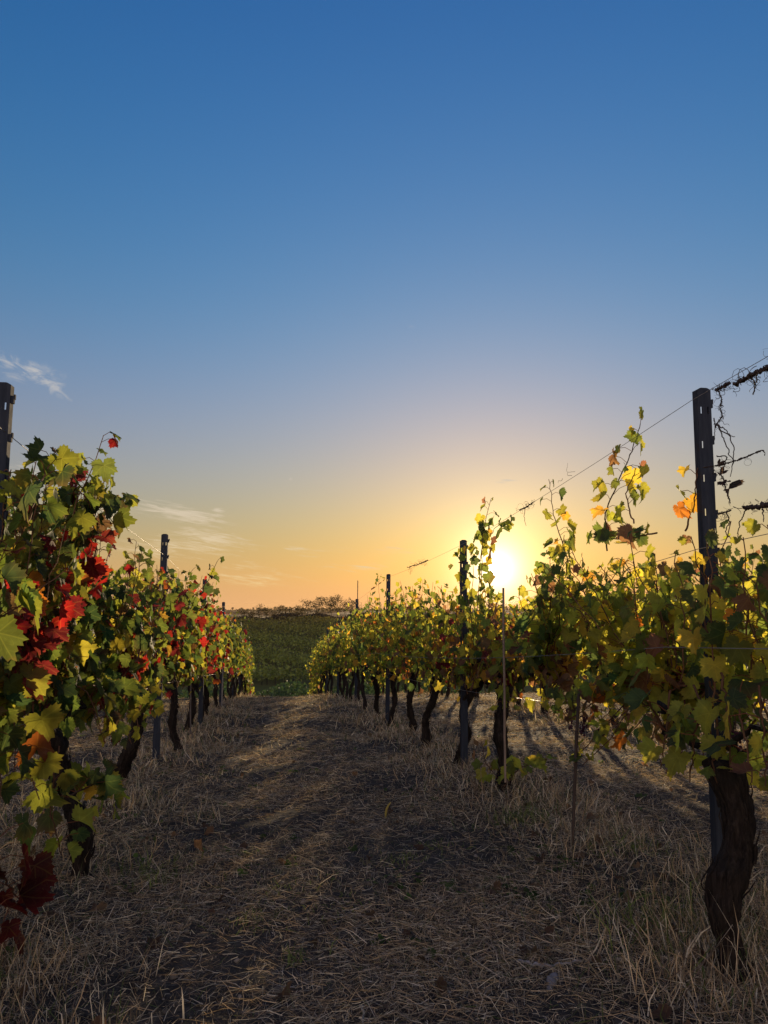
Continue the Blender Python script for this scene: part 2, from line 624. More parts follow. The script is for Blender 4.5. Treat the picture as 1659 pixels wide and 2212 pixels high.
def add_leaves(mb, p, nrm, tip, size, col, lod, curl=1.0, rim=False):
    """p: petiole joints, nrm: blade normals, tip: wished tip directions"""
    L = len(p)
    if L == 0:
        return
    v2, f = LT[lod]
    n = unit(nrm)
    y = unit(tip - n * (tip * n).sum(1)[:, None])
    x = np.cross(y, n)
    X, Y = v2[:, 0][None, :], v2[:, 1][None, :]
    asym = rng.normal(0, .1, (L, 1))
    Xs = X * (1 + asym * np.sign(X)) * rng.uniform(.88, 1.1, (L, 1))
    c1 = rng.normal(.10, .22, (L, 1)) * curl
    c2 = rng.normal(-.22, .22, (L, 1)) * curl
    fold = rng.normal(.16, .2, (L, 1)) * curl
    wave = rng.uniform(0, 6.28, (L, 1))
    R2 = X * X + Y * Y
    Z = c1 * X * X + c2 * Y * np.abs(Y) + fold * np.abs(X) + .09 * curl * R2 * np.sin(5 * np.arctan2(X, Y) + wave)
    sz = np.asarray(size).reshape(-1, 1, 1)
    V = p[:, None, :] + sz * (Xs[..., None] * x[:, None, :] + Y[..., None] * y[:, None, :] + Z[..., None] * n[:, None, :])
    nv = v2.shape[0]
    F = (f[None] + (np.arange(L) * nv)[:, None, None]).reshape(-1, 3)
    UV = np.broadcast_to(v2[None], (L, nv, 2)).reshape(-1, 2)
    if curl and rim:
        r_ = np.sqrt(v2[:, 0] ** 2 + v2[:, 1] ** 2)[None, :, None]
        alt = np.array([C_BROWN, C_LIME, C_DKGREEN, C_GOLD])[rng.choice(4, L, p=[.34, .26, .26, .14])]
        redn = col[:, 0] > 2.2 * col[:, 1]
        alt[redn] = np.array([C_WINE, C_BROWN, C_RED, C_ORANGE])[rng.choice(4, int(redn.sum()), p=[.4, .25, .2, .15])]
        wgt = np.clip(rng.normal(.25, .3, (L, 1, 1)), 0, .85) * np.clip((r_ - .25) * 1.6, 0, 1)
        side_ = .6 + .4 * np.sin(np.arctan2(v2[:, 0], v2[:, 1])[None, :, None] * 1.0 + rng.uniform(0, 6.28, (L, 1, 1)))
        wgt = wgt * side_
        Cc = (col[:, None, :] * (1 - wgt) + alt[:, None, :] * wgt).reshape(-1, 3)
    else:
        Cc = np.repeat(col, nv, 0)
    mb.add(V.reshape(-1, 3), F, Cc, UV)


C_DKGREEN = (.045, .07, .02)
C_GREEN = (.105, .135, .022)
C_LIME = (.24, .24, .026)
C_YELLOW = (.36, .29, .03)
C_GOLD = (.40, .22, .025)
C_ORANGE = (.40, .13, .02)
C_RED = (.24, .011, .012)
C_WINE = (.12, .012, .016)
C_BROWN = (.15, .075, .035)
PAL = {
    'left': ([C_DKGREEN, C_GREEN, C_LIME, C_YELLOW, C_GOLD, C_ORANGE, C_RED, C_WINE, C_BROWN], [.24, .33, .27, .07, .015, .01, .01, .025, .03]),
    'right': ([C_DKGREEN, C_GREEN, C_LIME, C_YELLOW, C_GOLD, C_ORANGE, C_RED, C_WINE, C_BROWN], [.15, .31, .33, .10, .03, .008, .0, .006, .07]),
    'red': ([C_RED, C_WINE, C_ORANGE, C_GREEN, C_BROWN], [.44, .36, .04, .08, .08]),
    'rusty': ([C_ORANGE, C_BROWN, C_GOLD, C_WINE, C_LIME, C_GREEN], [.12, .32, .16, .06, .20, .14]),
}


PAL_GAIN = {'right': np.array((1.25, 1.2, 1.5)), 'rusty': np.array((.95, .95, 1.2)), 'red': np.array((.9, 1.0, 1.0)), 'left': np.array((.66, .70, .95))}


def pick(pal, n):
    cs, w = PAL[pal]
    w = np.array(w) / sum(w)
    c = np.array(cs)[rng.choice(len(cs), n, p=w)]
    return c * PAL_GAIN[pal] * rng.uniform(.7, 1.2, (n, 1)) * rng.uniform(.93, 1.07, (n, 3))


# patches of red and rusty foliage: (picture x, y, plane, radius in metres)
RED_SPOTS = [(on_plane(x, y, a), r) for x, y, a, r in (
    (110, 1330, -.9, .17), (205, 1215, -.9, .15), (120, 1415, -.9, .14), (60, 1250, -.9, .12), (215, 1290, -.9, .13), (40, 1960, -.85, .2), (20, 1300, -.9, .12),
    (335, 1345, -.9, .36), (312, 1478, -.9, .2), (380, 1400, -.9, .5), (350, 1310, -1.0, .4), (420, 1330, -.9, .5), (470, 1380, -.9, .9), (500, 1420, -.9, .7),
    (520, 1345, -.8, .5), (490, 1300, -.9, .8), (440, 1420, -1.0, .7), (95, 1130, -.9, .09))]
RUST_SPOTS = [(on_plane(x, y, a), r) for x, y, a, r in (
    (1330, 1530, 1.77, .30), (1240, 1480, 1.77, .25), (1160, 1470, 1.77, .25), (1400, 1560, 1.77, .2), (1000, 1420, 1.77, .5), (1060, 1470, 1.77, .4),
    (400, 1460, -1.1, .4), (550, 1490, -.7, .8), (900, 1440, 1.77, .6), (980, 1350, 1.77, .4), (1100, 1400, 1.77, .3))]


def leaf_colours(p, pal):
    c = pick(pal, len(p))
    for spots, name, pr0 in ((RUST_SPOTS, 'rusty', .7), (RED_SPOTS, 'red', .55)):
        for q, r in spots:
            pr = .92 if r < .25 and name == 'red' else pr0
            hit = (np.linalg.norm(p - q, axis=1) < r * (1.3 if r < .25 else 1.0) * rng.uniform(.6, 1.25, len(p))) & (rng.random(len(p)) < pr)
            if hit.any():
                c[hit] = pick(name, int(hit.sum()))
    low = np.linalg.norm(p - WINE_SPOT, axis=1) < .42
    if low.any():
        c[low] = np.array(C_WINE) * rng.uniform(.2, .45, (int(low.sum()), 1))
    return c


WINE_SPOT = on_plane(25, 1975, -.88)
CANE_C = np.array((.15, .075, .04))


def cane_path(p0, p1, n, wob):
    t = np.linspace(0, 1, n)[:, None]
    w = np.cumsum(rng.normal(0, wob, (n, 3)), 0)
    w -= t * w[-1] * .6
    return p0 + (p1 - p0) * t + w


def leaf_up_canes(paths, fol, sh, lod, pal, size, step, out=.09, first=.12):
    """sets leaves on petioles along every cane"""
    P, N, T, Z = [], [], [], []
    for pts in paths:
        seg = np.linalg.norm(np.diff(pts, axis=0), axis=1)
        cum = np.concatenate([[0], np.cumsum(seg)])
        tot = cum[-1]
        d = np.arange(first * tot + rng.uniform(0, step), tot, step)
        if len(d) == 0:
            continue
        d = d + rng.normal(0, step * .2, len(d))
        nod = np.stack([np.interp(d, cum, pts[:, k]) for k in range(3)], 1)
        n = len(d)
        side = np.where(np.arange(n) % 2 == 0, 1, -1) * rng.choice([-1, 1])
        k = rng.normal(0, .55, (n, 3)) + side[:, None] * DA * .75
        k[:, 2] = np.abs(k[:, 2]) * .4 + .1
        k = unit(k)
        taper = np.clip(1.15 - .6 * (d / tot) ** 3, .45, 1)
        L = rng.uniform(.55, 1.2, n) * out * taper
        q = nod + k * L[:, None]
        sgn = np.sign((k * DA).sum(1))
        nr_ = sgn[:, None] * DA * .75 + rng.normal(0, .5, (n, 3)) + np.array((0, 0, .38))
        tp = k * .35 + rng.normal(0, .35, (n, 3)) + np.array((0, 0, -.85))
        P.append(q); N.append(nr_); T.append(tp)
        Z.append(size * rng.uniform(.62, 1.15, n) * taper)
        if sh is not None:
            mid = nod * .5 + q * .5 + np.array((0, 0, .012))
            for i in range(n):
                sh.tube(np.array([nod[i], mid[i], q[i]]), .0016, 3, CANE_C * np.array((1.3, .9, .8)), False)
    if P:
        P = np.vstack(P)
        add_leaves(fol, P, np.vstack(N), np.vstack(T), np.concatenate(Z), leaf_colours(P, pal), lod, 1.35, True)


def trunk_mesh(mb, base, head, r0, r1, arms, fine, knees=(), arm_r=.8):
    nr_ = 44 if fine else 14
    sd = 22 if fine else 9
    t = np.linspace(0, 1, nr_)
    c = base[None] * (1 - t[:, None]) + head[None] * t[:, None]
    ph = rng.uniform(0, 6.28, 4)
    amp = .035 if fine else .028
    env = np.sin(t * math.pi) ** .7
    c = c + (np.outer(np.sin(t * 5 + ph[0]) * amp * env, DS) + np.outer(np.sin(t * 6.5 + ph[1]) * amp * env, DA))
    r = r0 * (1 - t) + r1 * t
    r = r * (1 + .10 * np.sin(t * 13 + ph[2]) + .07 * np.sin(t * 29 + ph[3])) + r0 * .55 * np.exp(-t * 16) + r1 * .55 * np.exp(-((t - .96) / .08) ** 2)
    for (tk, rk, wk) in knees:
        r = r + rk * np.exp(-((t - tk) / wk) ** 2)
    k = np.arange(sd) * 2 * math.pi / sd
    ring = np.stack([np.cos(k), np.sin(k), np.zeros(sd)], 1)
    v = c[:, None, :] + ring[None] * r[:, None, None]
    for i in range(nr_):
        for j in range(sd):
            pz = Vector((ring[j, 0] * 2.2, ring[j, 1] * 2.2, t[i] * 6 + ph[0] * 3))
            f = noise.noise(pz) * .34 + noise.noise(Vector((ring[j, 0] * 4, ring[j, 1] * 4, t[i] * 13 + ph[1]))) * .34
            if fine:
                f += noise.noise(Vector((ring[j, 0] * 13, ring[j, 1] * 13, t[i] * 9))) * .30
            v[i, j] += ring[j] * r[i] * f
    i = np.arange(nr_ - 1)[:, None] * sd
    j = np.arange(sd)[None]
    j2 = (j + 1) % sd
    f = np.stack([i + j, i + j2, i + sd + j2, i + sd + j], -1).reshape(-1, 4)
    vv = v.reshape(-1, 3)
    mb.add(vv, f)
    if fine and nr_ > 20:
        for _ in range(70):
            k0 = rng.integers(2, nr_ - 9)
            ln = rng.integers(4, 9)
            jj_ = rng.integers(sd)
            stp = v[k0:k0 + ln, jj_] + ring[jj_] * np.linspace(.002, rng.uniform(.004, .016), ln)[:, None] + rng.normal(0, .0012, (ln, 3))
            mb.tube(stp, np.linspace(.0045, .0015, ln), 4, wob=.25)
    top = c[-1] + np.array((0, 0, r[-1] * .7))
    mb.add(np.vstack([vv[-sd:], top]), [(q, (q + 1) % sd, sd) for q in range(sd)])
    for d, L in arms:
        n = 9
        u = np.linspace(0, 1, n)
        path = head + rng.normal(0, .012, (n, 3)) + np.outer(u * L, d * DS) + np.outer(.05 * np.sin(u * 4 + ph[1]), DA) + np.outer(.14 * np.sqrt(u) + .03 * np.sin(u * 9 + ph[2]), (0, 0, 1))
        mb.tube(path, r1 * arm_r * (1 - .55 * u), 8, wob=.12)


ORD = ['first', 'second', 'third', 'fourth', 'fifth', 'sixth', 'seventh', 'eighth', 'ninth', 'tenth', 'eleventh', 'twelfth', 'thirteenth',
       'fourteenth', 'fifteenth', 'sixteenth', 'seventeenth', 'eighteenth', 'nineteenth', 'twentieth']


def vine(label, group, s, a, row_a, s0, s1, top, low, lod, pal, size=.085, dens=11, step=.075, lean=(0, 0), r0=.045, r1=.04,
         hh=.72, thick=.17, knees=(), extra=None, drop_canes=3, foot=None, top_px=None, arm_r=.8, reach=(.74, 1.03)):
    base = pos(s, a, -.04)
    if foot:
        base = ground_px(*foot) - np.array((0, 0, .05))
        s, a = base.dot(DS), base.dot(DA)
    root = empty('grapevine', base)
    tag(root, label, 'grapevine', group)
    head = on_plane(*top_px) if top_px else pos(s + lean[0], row_a + lean[1], hh)
    fine = lod == 'fine'
    tm = MB()
    arms = [(1, max(.15, min(s1 - s - lean[0], .75 if arm_r > .5 else .4))), (-1, max(.15, min(s + lean[0] - s0, .75 if arm_r > .5 else .35)))]
    trunk_mesh(tm, base, head, r0, r1, arms, fine or lod == 'mid', knees, arm_r)
    tm.build('trunk', M_BARK, root, base)
    fol, sh = MB(), MB()
    paths = []
    n = max(3, int((s1 - s0) * dens))
    tops = top if callable(top) else (lambda q: top)
    for i in range(n):
        q = s0 + (i + rng.random()) * (s1 - s0) / n
        st = np.clip(q, s - .9, s + .9)
        p0 = pos(st, row_a + rng.normal(0, .05), hh + rng.uniform(-.05, .12))
        tp = tops(q) * rng.uniform(*reach)
        p1 = pos(q + rng.normal(0, .12), row_a + rng.normal(0, thick), tp)
        paths.append(cane_path(p0, p1, 14 if fine else 8, .012))
    for i in range(int((s1 - s0) * drop_canes)):
        q = rng.uniform(s0, s1)
        p0 = pos(np.clip(q, s - .7, s + .7), row_a + rng.normal(0, .05), hh + .15)
        p1 = pos(q, row_a + rng.choice([-1, 1]) * rng.uniform(.08, thick * 1.7), low + rng.uniform(-.05, .28))
        m_ = (p0 + p1) / 2 + np.array((0, 0, .12))
        paths.append(np.vstack([cane_path(p0, m_, 5, .01), cane_path(m_, p1, 5, .01)[1:]]))
    if extra:
        paths += extra
    for pth in paths:
        sh.tube(pth, np.linspace(.0045, .002, len(pth)), 5 if fine else 3, CANE_C * rng.uniform(.6, 1.3), False)
    leaf_up_canes(paths, fol, sh if fine else None, lod, pal, size, step, out=.09 if fine else .10)
    sh.build('canes', M_CANE, root, base)
    fol.build('foliage', M_LEAF if fine else (M_LEAF if lod == 'mid' else M_LEAF_FAR), root, base)
    return root


def row_canes(px_lists, a):
    """long shoots that climb above the canopy, as picture paths on the plane of their row"""
    res = []
    for pts in px_lists:
        P = np.array([on_plane(x, y, a) for x, y in pts])
        u = np.linspace(0, len(P) - 1, 6 * len(P))
        res.append(np.stack([np.interp(u, np.arange(len(P)), P[:, k]) for k in range(3)], 1) + rng.normal(0, .003, (len(u), 3)))
    return res


# ---- right row
POST_R = [2.99, 7.2, 12.2, 17.0, 21.8, 26.6, 31.4]
POST_L = [3.24, 7.88, 12.42, 17.0, 21.6, 26.2, 30.8]
RA, LA = ROWS['right'], ROWS['left']


def past(posts, s):
    k = sum(1 for q in posts if q < s)
    return k


def row_label(posts, slist, i, row, look):
    k = past(posts, slist[i])
    j = i - sum(1 for q in slist if past(posts, q) < k)
    if k == 0:
        return f'{look} grapevine before the first post of the {row}'
    return f'{look} grapevine, {ORD[j]} one past the {ORD[k - 1]} post of the {row}'


RS = [2.41, 5.9, 7.45, 8.76, 10.4, 11.8, 13.4, 15.0, 16.5, 17.9, 19.2, 20.3, 21.4, 22.7, 24.0, 25.5, 27.1, 28.6, 30.2, 31.6, 33.2, 34.8]


def top_r(q):
    return float(np.interp(q, [1, 3, 4.6, 5.6, 6.3, 7.2, 8, 10, 13, 30, 36], [1.42, 1.56, 1.62, 1.5, 1.5, 1.66, 1.8, 1.9, 2.02, 2.02, 1.7]))


def lod_for(s):
    return 'fine' if s < 7.0 else ('mid' if s < 15 else 'low')


G_R = 'grapevines of the right row'
SPECIAL_R = {
    0: dict(label='thick gnarled grapevine in front of the nearest right post, leaves mostly green and yellow', a=1.50, s0=1.2, s1=4.4, foot=(1600, 2125), top_px=(1562, 1650, 1.5), arm_r=.34,
            r0=.037, r1=.037, hh=.66, low=.37, size=.070, dens=14, step=.046, thick=.18, drop_canes=9, reach=(.80, .98), knees=((.5, .014, .2), (.8, .008, .1)),
            extra=row_canes([[(1312, 1190), (1308, 1105), (1340, 1035), (1365, 975), (1385, 915)], [(1370, 1130), (1352, 1070), (1375, 1010)],
                             [(1245, 1290), (1218, 1180), (1195, 1110), (1188, 1035)], [(1420, 1150), (1350, 1165), (1275, 1160)],
                             [(1480, 1150), (1500, 1080), (1508, 1010)]], RA)
            + row_canes([[(1500, 1480), (1535, 1570), (1545, 1690)], [(1590, 1490), (1610, 1590), (1625, 1690)], [(1450, 1490), (1440, 1590), (1428, 1660)],
                         [(1560, 1450), (1575, 1550), (1580, 1660)], [(1640, 1480), (1650, 1580), (1655, 1700)], [(1520, 1520), (1500, 1600), (1490, 1690)]], 1.42)),
    1: dict(label='grapevine behind the slim pale stake, with leafy sprouts round its foot', a=1.64, s0=3.9, s1=6.8, r0=.043, r1=.04, hh=.74, low=.55, foot=(1085, 1705),
            dens=15, step=.048, drop_canes=6,
            extra=row_canes([[(1090, 1700), (1120, 1660), (1180, 1640)], [(1085, 1690), (1050, 1650), (1040, 1600)], [(1040, 1260), (1042, 1160), (1060, 1080)]], RA - .1)),
}
SPECIAL_R[2] = dict(label='grapevine hidden behind the dark second post, leaves climbing to the post top', extra=row_canes(
    [[(1000, 1380), (993, 1240), (1004, 1178)], [(1012, 1380), (1024, 1225), (1012, 1180)], [(1030, 1330), (1040, 1190), (1070, 1140), (1100, 1122)]], RA))
SPECIAL_R[5] = dict(label='grapevine with a thin sprig rising above the leaves, just before the third post', extra=row_canes([[(830, 1400), (823, 1320), (818, 1262), (824, 1240)]], RA))
for i, s in enumerate(RS):
    sp = dict(SPECIAL_R.get(i, {}))
    prev = RS[i - 1] if i else s - 1.5
    nxt = RS[i + 1] if i < len(RS) - 1 else s + 1.4
    k = dict(label=row_label(POST_R, RS, i, 'right row', 'olive and yellow'), a=RA + rng.normal(0, .05), s0=(prev + s) / 2 - .1, s1=(nxt + s) / 2 + .1,
             top=top_r, low=.6, lod=lod_for(s), pal='right', size=.074 if s < 15 else .09, dens=13 if s < 15 else 12, step=.053 if s < 15 else .075,
             lean=(rng.normal(0, .12), rng.normal(0, .05)), r0=rng.uniform(.030, .041), r1=rng.uniform(.028, .039), hh=rng.uniform(.68, .78), drop_canes=6)
    if i >= len(RS) - 3:
        k['low'] = .1
        k['drop_canes'] = 8
    k.update(sp)
    vine(group=G_R, s=s, row_a=RA, **k)

# ---- left row
LS = [2.35, 3.97, 6.7, 9.2, 11.4, 12.7, 14.1, 15.6, 17.0, 18.5, 19.9, 21.3, 22.8, 24.2, 25.7, 27.1, 28.6, 30.1, 31.6, 33.0]


def top_l(q):
    return float(np.interp(q, [1.5, 3.1, 3.7, 4.3, 5.0, 6, 8, 12, 30, 36], [1.42, 1.6, 2.0, 1.88, 1.78, 1.78, 1.88, 1.98, 1.95, 1.8]))


G_L = 'grapevines of the left row'
SPECIAL_L = {
    0: dict(label='grapevine at the left edge with yellow-green leaves and a dark red leaf cluster low down', a=-1.1, s0=1.5, s1=3.4, low=.55, dens=17, step=.05, size=.085, drop_canes=5, arm_r=.4,
            extra=row_canes([[(-40, 1780), (0, 1880), (45, 1950)], [(-40, 1900), (-10, 1990), (15, 2060)]], -.85)),
    1: dict(label='near dark-trunked grapevine of the left row with big yellow-green and red leaves', a=-.92, s0=3.0, s1=5.4, low=.46, arm_r=.4, r0=.036, r1=.037, hh=.70,
            foot=(182, 1895), top_px=(122, 1590, -1.0), dens=21, step=.043, thick=.18, size=.086, drop_canes=9, knees=((.35, .007, .1),),
            extra=row_canes([[(60, 1130), (90, 1040), (120, 975)], [(200, 1230), (215, 1140), (180, 1055), (150, 1030)], [(130, 1610), (115, 1690), (110, 1760), (135, 1850)],
                             [(200, 1480), (260, 1500), (330, 1540)], [(150, 1720), (215, 1690), (240, 1760)], [(205, 1170), (235, 1090), (275, 1085)]], -.9)),
    2: dict(label='stout black-trunked grapevine leaning towards the second post of the left row', a=-1.2, s0=5.1, s1=8.0, low=.5, r0=.05, r1=.052, hh=.72, lean=(-.15, .02), foot=(262, 1688)),
    3: dict(foot=(388, 1625)),
    4: dict(foot=(406, 1580)),
    5: dict(foot=(434, 1563)),
}
for i, s in enumerate(LS):
    prev = LS[i - 1] if i else s - 1.5
    nxt = LS[i + 1] if i < len(LS) - 1 else s + 1.4
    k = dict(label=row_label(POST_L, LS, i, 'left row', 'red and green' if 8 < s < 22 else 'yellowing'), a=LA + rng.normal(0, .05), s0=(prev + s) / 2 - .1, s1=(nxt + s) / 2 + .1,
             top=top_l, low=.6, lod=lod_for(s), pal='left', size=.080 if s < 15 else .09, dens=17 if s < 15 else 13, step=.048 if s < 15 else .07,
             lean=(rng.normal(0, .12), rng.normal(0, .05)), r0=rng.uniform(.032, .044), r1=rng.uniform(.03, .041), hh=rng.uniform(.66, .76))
    if i >= len(LS) - 3:
        k['low'] = .1
        k['drop_canes'] = 8
    k.update(SPECIAL_L.get(i, {}))
    vine(group=G_L, s=s, row_a=LA, **k)

# ---- the rows behind, seen through the gaps
for nm, row_a, lo, hi, posts, words in (('far right row', ROWS['far_right'], 3.2, 36, [4.1, 8.7, 13.3, 17.9, 22.5, 27.1, 31.7], 'dim olive'),
                                        ('far left row', ROWS['far_left'], 9.0, 33, [8.2, 12.8, 17.4, 22.0, 26.6, 31.2], 'dim green')):
    sl = list(np.arange(lo, hi, 1.45) + rng.normal(0, .08, len(np.arange(lo, hi, 1.45))))
    for i, s in enumerate(sl):
        vine(label=row_label(posts, sl, i, nm, words), group=f'grapevines of the {nm}', s=s, a=row_a + rng.normal(0, .05), row_a=row_a, s0=s - .8, s1=s + .8,
             top=2.0, low=.42, lod='mid' if s < 9 else 'low', pal='right', size=.105, dens=17, step=.062, lean=(rng.normal(0, .1), 0), r0=.05, r1=.045)

# ------------------------------------------------------------------ posts
def post(label, s, a, h, w, lean=0.0, hooks=False, group=None, side=1, row=''):
    base = pos(s, a, -.12)
    root = empty('trellis_post', base)
    tag(root, label, 'trellis post', group)
    mb = MB()
    d, lip = w * .62, w * .16
    X = DA
    Y = DS
    top = h + .12
    xs = [-w / 2, -.30 * w, -.20 * w, .20 * w, .30 * w, w / 2]
    zs = [0.0]
    holes = set()
    z = top - .075
    rows_ = []
    n = 0
    while z > top - 1.4:
        rows_.append((z - .03, z, n))
        z -= .145 if n else .15
        n += 1
    for z0, z1, k_ in reversed(rows_):
        zs += [z0, z1]
        idx = len(zs) - 2
        holes.add((idx, 1))
        if k_ == 0:
            holes.add((idx, 3))
    zs.append(top)
    arch = [0, .008, .010, .010, .008, 0]

    def pt(x, y, zz, off):
        hh_ = zz + (off if zz == top else 0)
        return base + X * (x + lean * hh_) + Y * y + np.array((0, 0, hh_))
    th = .003
    for layer in (0.0, th):
        V = [pt(x, layer, zz, ar * w / .07) for zz in zs for x, ar in zip(xs, arch)]
        F = [(r * 6 + c, r * 6 + c + 1, (r + 1) * 6 + c + 1, (r + 1) * 6 + c) for r in range(len(zs) - 1) for c in range(5) if (r, c) not in holes]
        mb.add(V, F)
    # rims of the slots and of the top edge
    for r, c in holes:
        x0, x1, z0, z1 = xs[c], xs[c + 1], zs[r], zs[r + 1]
        cs = [(x0, z0), (x1, z0), (x1, z1), (x0, z1)]
        for (xa, za), (xb, zb) in zip(cs, cs[1:] + cs[:1]):
            mb.add([pt(xa, 0, za, 0), pt(xb, 0, zb, 0), pt(xb, th, zb, 0), pt(xa, th, za, 0)], [(0, 1, 2, 3)])
    for c in range(5):
        mb.add([pt(xs[c], 0, top, arch[c] * w / .07), pt(xs[c + 1], 0, top, arch[c + 1] * w / .07), pt(xs[c + 1], th, top, arch[c + 1] * w / .07), pt(xs[c], th, top, arch[c] * w / .07)], [(0, 1, 2, 3)])
    for sgn in (-1, 1):
        xo, xi = sgn * w / 2, sgn * (w / 2 - th)
        cen = pt((xo + xi) / 2, d / 2 + .0005, top / 2, 0)
        up = np.array((0, 0, 1)) + X * lean
        mb.box(cen, X * th / 2, Y * (d / 2), up * (top / 2))
        mb.box(pt(sgn * (w / 2 - lip / 2 - th * .5), d + th / 2, top / 2, 0), X * (lip / 2), Y * th / 2, up * (top / 2 - .002))
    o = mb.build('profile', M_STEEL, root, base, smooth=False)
    if hooks:
        for zz in np.arange(top - .06, .9, -.16):
            hb = MB()
            q = pt(side * (w / 2 + .006), .015, zz, 0)
            hb.box(q, X * .006, Y * .008, np.array((0, 0, .016)))
            hb.box(q + X * side * .007 + np.array((0, 0, .012)), X * .003, Y * .006, np.array((0, 0, .010)))
            hb.build('wire_hook', M_STEEL, root, base, smooth=False)
    return root


def plabel(i, row, look):
    return f'{look} steel trellis post, {ORD[i]} along the {row}'


hR = [2.06, 2.12, 2.32, 2.25, 2.2, 2.2, 2.2]
for i, s in enumerate(POST_R):
    post(plabel(i, 'right row', 'tall slotted grey' if i == 0 else ('dark, leaf-wrapped' if i == 1 else 'slim grey')), s, RA + (.02 if i == 0 else 0), hR[i], .062, lean=.008, hooks=i < 2, group='trellis posts of the right row')
hL = [2.09, 2.20, 2.25, 2.2, 2.2, 2.2, 2.2]
for i, s in enumerate(POST_L):
    post(plabel(i, 'left row', ('dark hooked', 'blue-grey', 'thin blue-grey')[min(i, 2)]), s, LA - (.012 if i == 0 else 0), hL[i], .066, lean=.006, hooks=i < 2, group='trellis posts of the left row')
for nm, row_a, posts in (('far right row', ROWS['far_right'], [8.7, 13.3, 17.9, 22.5, 27.1]), ('far left row', ROWS['far_left'], [12.8, 17.4, 22.0, 26.6])):
    for i, s in enumerate(posts):
        post(plabel(i, nm, 'half-hidden'), s, row_a, 1.85, .06, group=f'trellis posts of the {nm}')

# ------------------------------------------------------------------ wires
WIRE_C = (.22, .21, .2)


def wire(label, posts, hs, a, frac, r=.0016, before=-1.6):
    P = []
    prev = None
    seq = [(before, hs[0])] + list(zip(posts, hs))
    for (sa, ha), (sb, hb) in zip(seq[:-1], seq[1:]):
        pa, pb = pos(sa, a, ha * frac - .05), pos(sb, a, hb * frac - .05)
        for u in np.linspace(0, 1, 9)[:-1]:
            q = pa * (1 - u) + pb * u
            q[2] -= .05 * 4 * u * (1 - u) * .35
            P.append(q)
    P.append(pb)
    mb = MB()
    mb.tube(np.array(P), r, 4, WIRE_C, False)
    o = mb.build('trellis_wire', M_WIRE)
    tag(o, label, 'wire', 'trellis wires')
    return np.array(P)


WR = wire('top wire of the right row rising to the nearest post', POST_R, hR, RA - .02, 1.0)
WR2 = wire('upper middle wire of the right row, bare at the right edge', POST_R, hR, RA - .03, .69)
wire('lower middle wire of the right row running through the leaves', POST_R, hR, RA - .19, .50)
wire('lowest wire of the right row at the height of the vine heads', POST_R, hR, RA - .04, .36)
wire('top wire of the left row sloping down from the nearest left post', POST_L, hL, LA + .02, .93, r=.0018)
wire('middle wire of the left row hidden among red and green leaves', POST_L, hL, LA + .03, .62)
wire('lowest wire of the left row at the height of the vine heads', POST_L, hL, LA + .03, .36)

# ------------------------------------------------------------------ dry tendrils and dead canes
DRY = np.array((.05, .035, .028))


def curl(mb, p, n=14, r=.0012, size=.03, d=None, c=DRY):
    d = unit(rng.normal(size=3) + np.array((0, 0, -.6))) if d is None else d
    e1 = unit(np.cross(d, rng.normal(size=3)))
    e2 = np.cross(d, e1)
    u = np.linspace(0, 1, n)
    turns = rng.uniform(.5, 2.2) * 6.28
    rad_ = size * rng.uniform(.15, .5)
    q = p + np.outer(u * size * rng.uniform(.6, 1.8), d) + np.outer(rad_ * (np.cos(u * turns) - 1), e1) + np.outer(rad_ * np.sin(u * turns), e2)
    mb.tube(q, np.linspace(r, r * .5, n), 4, c, False)


def tangle(label, pts, r, n, size, plane, thick=.006, name='dry_vine_tangle', leaves=0, drops=()):
    P = np.array([on_plane(x, y, plane) for x, y in pts])
    u = np.linspace(0, len(P) - 1, 8 * len(P))
    path = np.stack([np.interp(u, np.arange(len(P)), P[:, k]) for k in range(3)], 1)
    mb = MB()
    if thick:
        mb.tube(path + rng.normal(0, .003 if thick > .004 else .0008, path.shape), thick * rng.uniform(.6, 1.2, len(path)), 6, DRY, wob=.2)
        k = np.linspace(0, 20 * len(P), len(path))
        mb.tube(path + np.outer(np.cos(k) * r, DA) + np.outer(np.sin(k) * r, (0, 0, 1)), thick * .45, 4, DRY * 1.4, False)
    for i in range(int(n * .6)):
        curl(mb, path[rng.integers(len(path))] + rng.normal(0, r, 3), size=size * rng.uniform(.35, 1.1), r=rng.uniform(.0007, .0015), c=DRY * rng.uniform(.7, 1.6))
    for dp in drops:
        D = np.array([on_plane(x, y, plane + rng.normal(0, .01)) for x, y in dp])
        v = np.linspace(0, len(D) - 1, 7 * len(D))
        q = np.stack([np.interp(v, np.arange(len(D)), D[:, k]) for k in range(3)], 1)
        q = q + np.cumsum(rng.normal(0, .0022, q.shape), 0)
        mb.tube(q, np.linspace(.0026, .0014, len(q)), 5, DRY)
    o = mb.build(name, M_TINT, None, path[0])
    tag(o, label, 'dead vine', 'dead vine pieces on the wires')
    return o


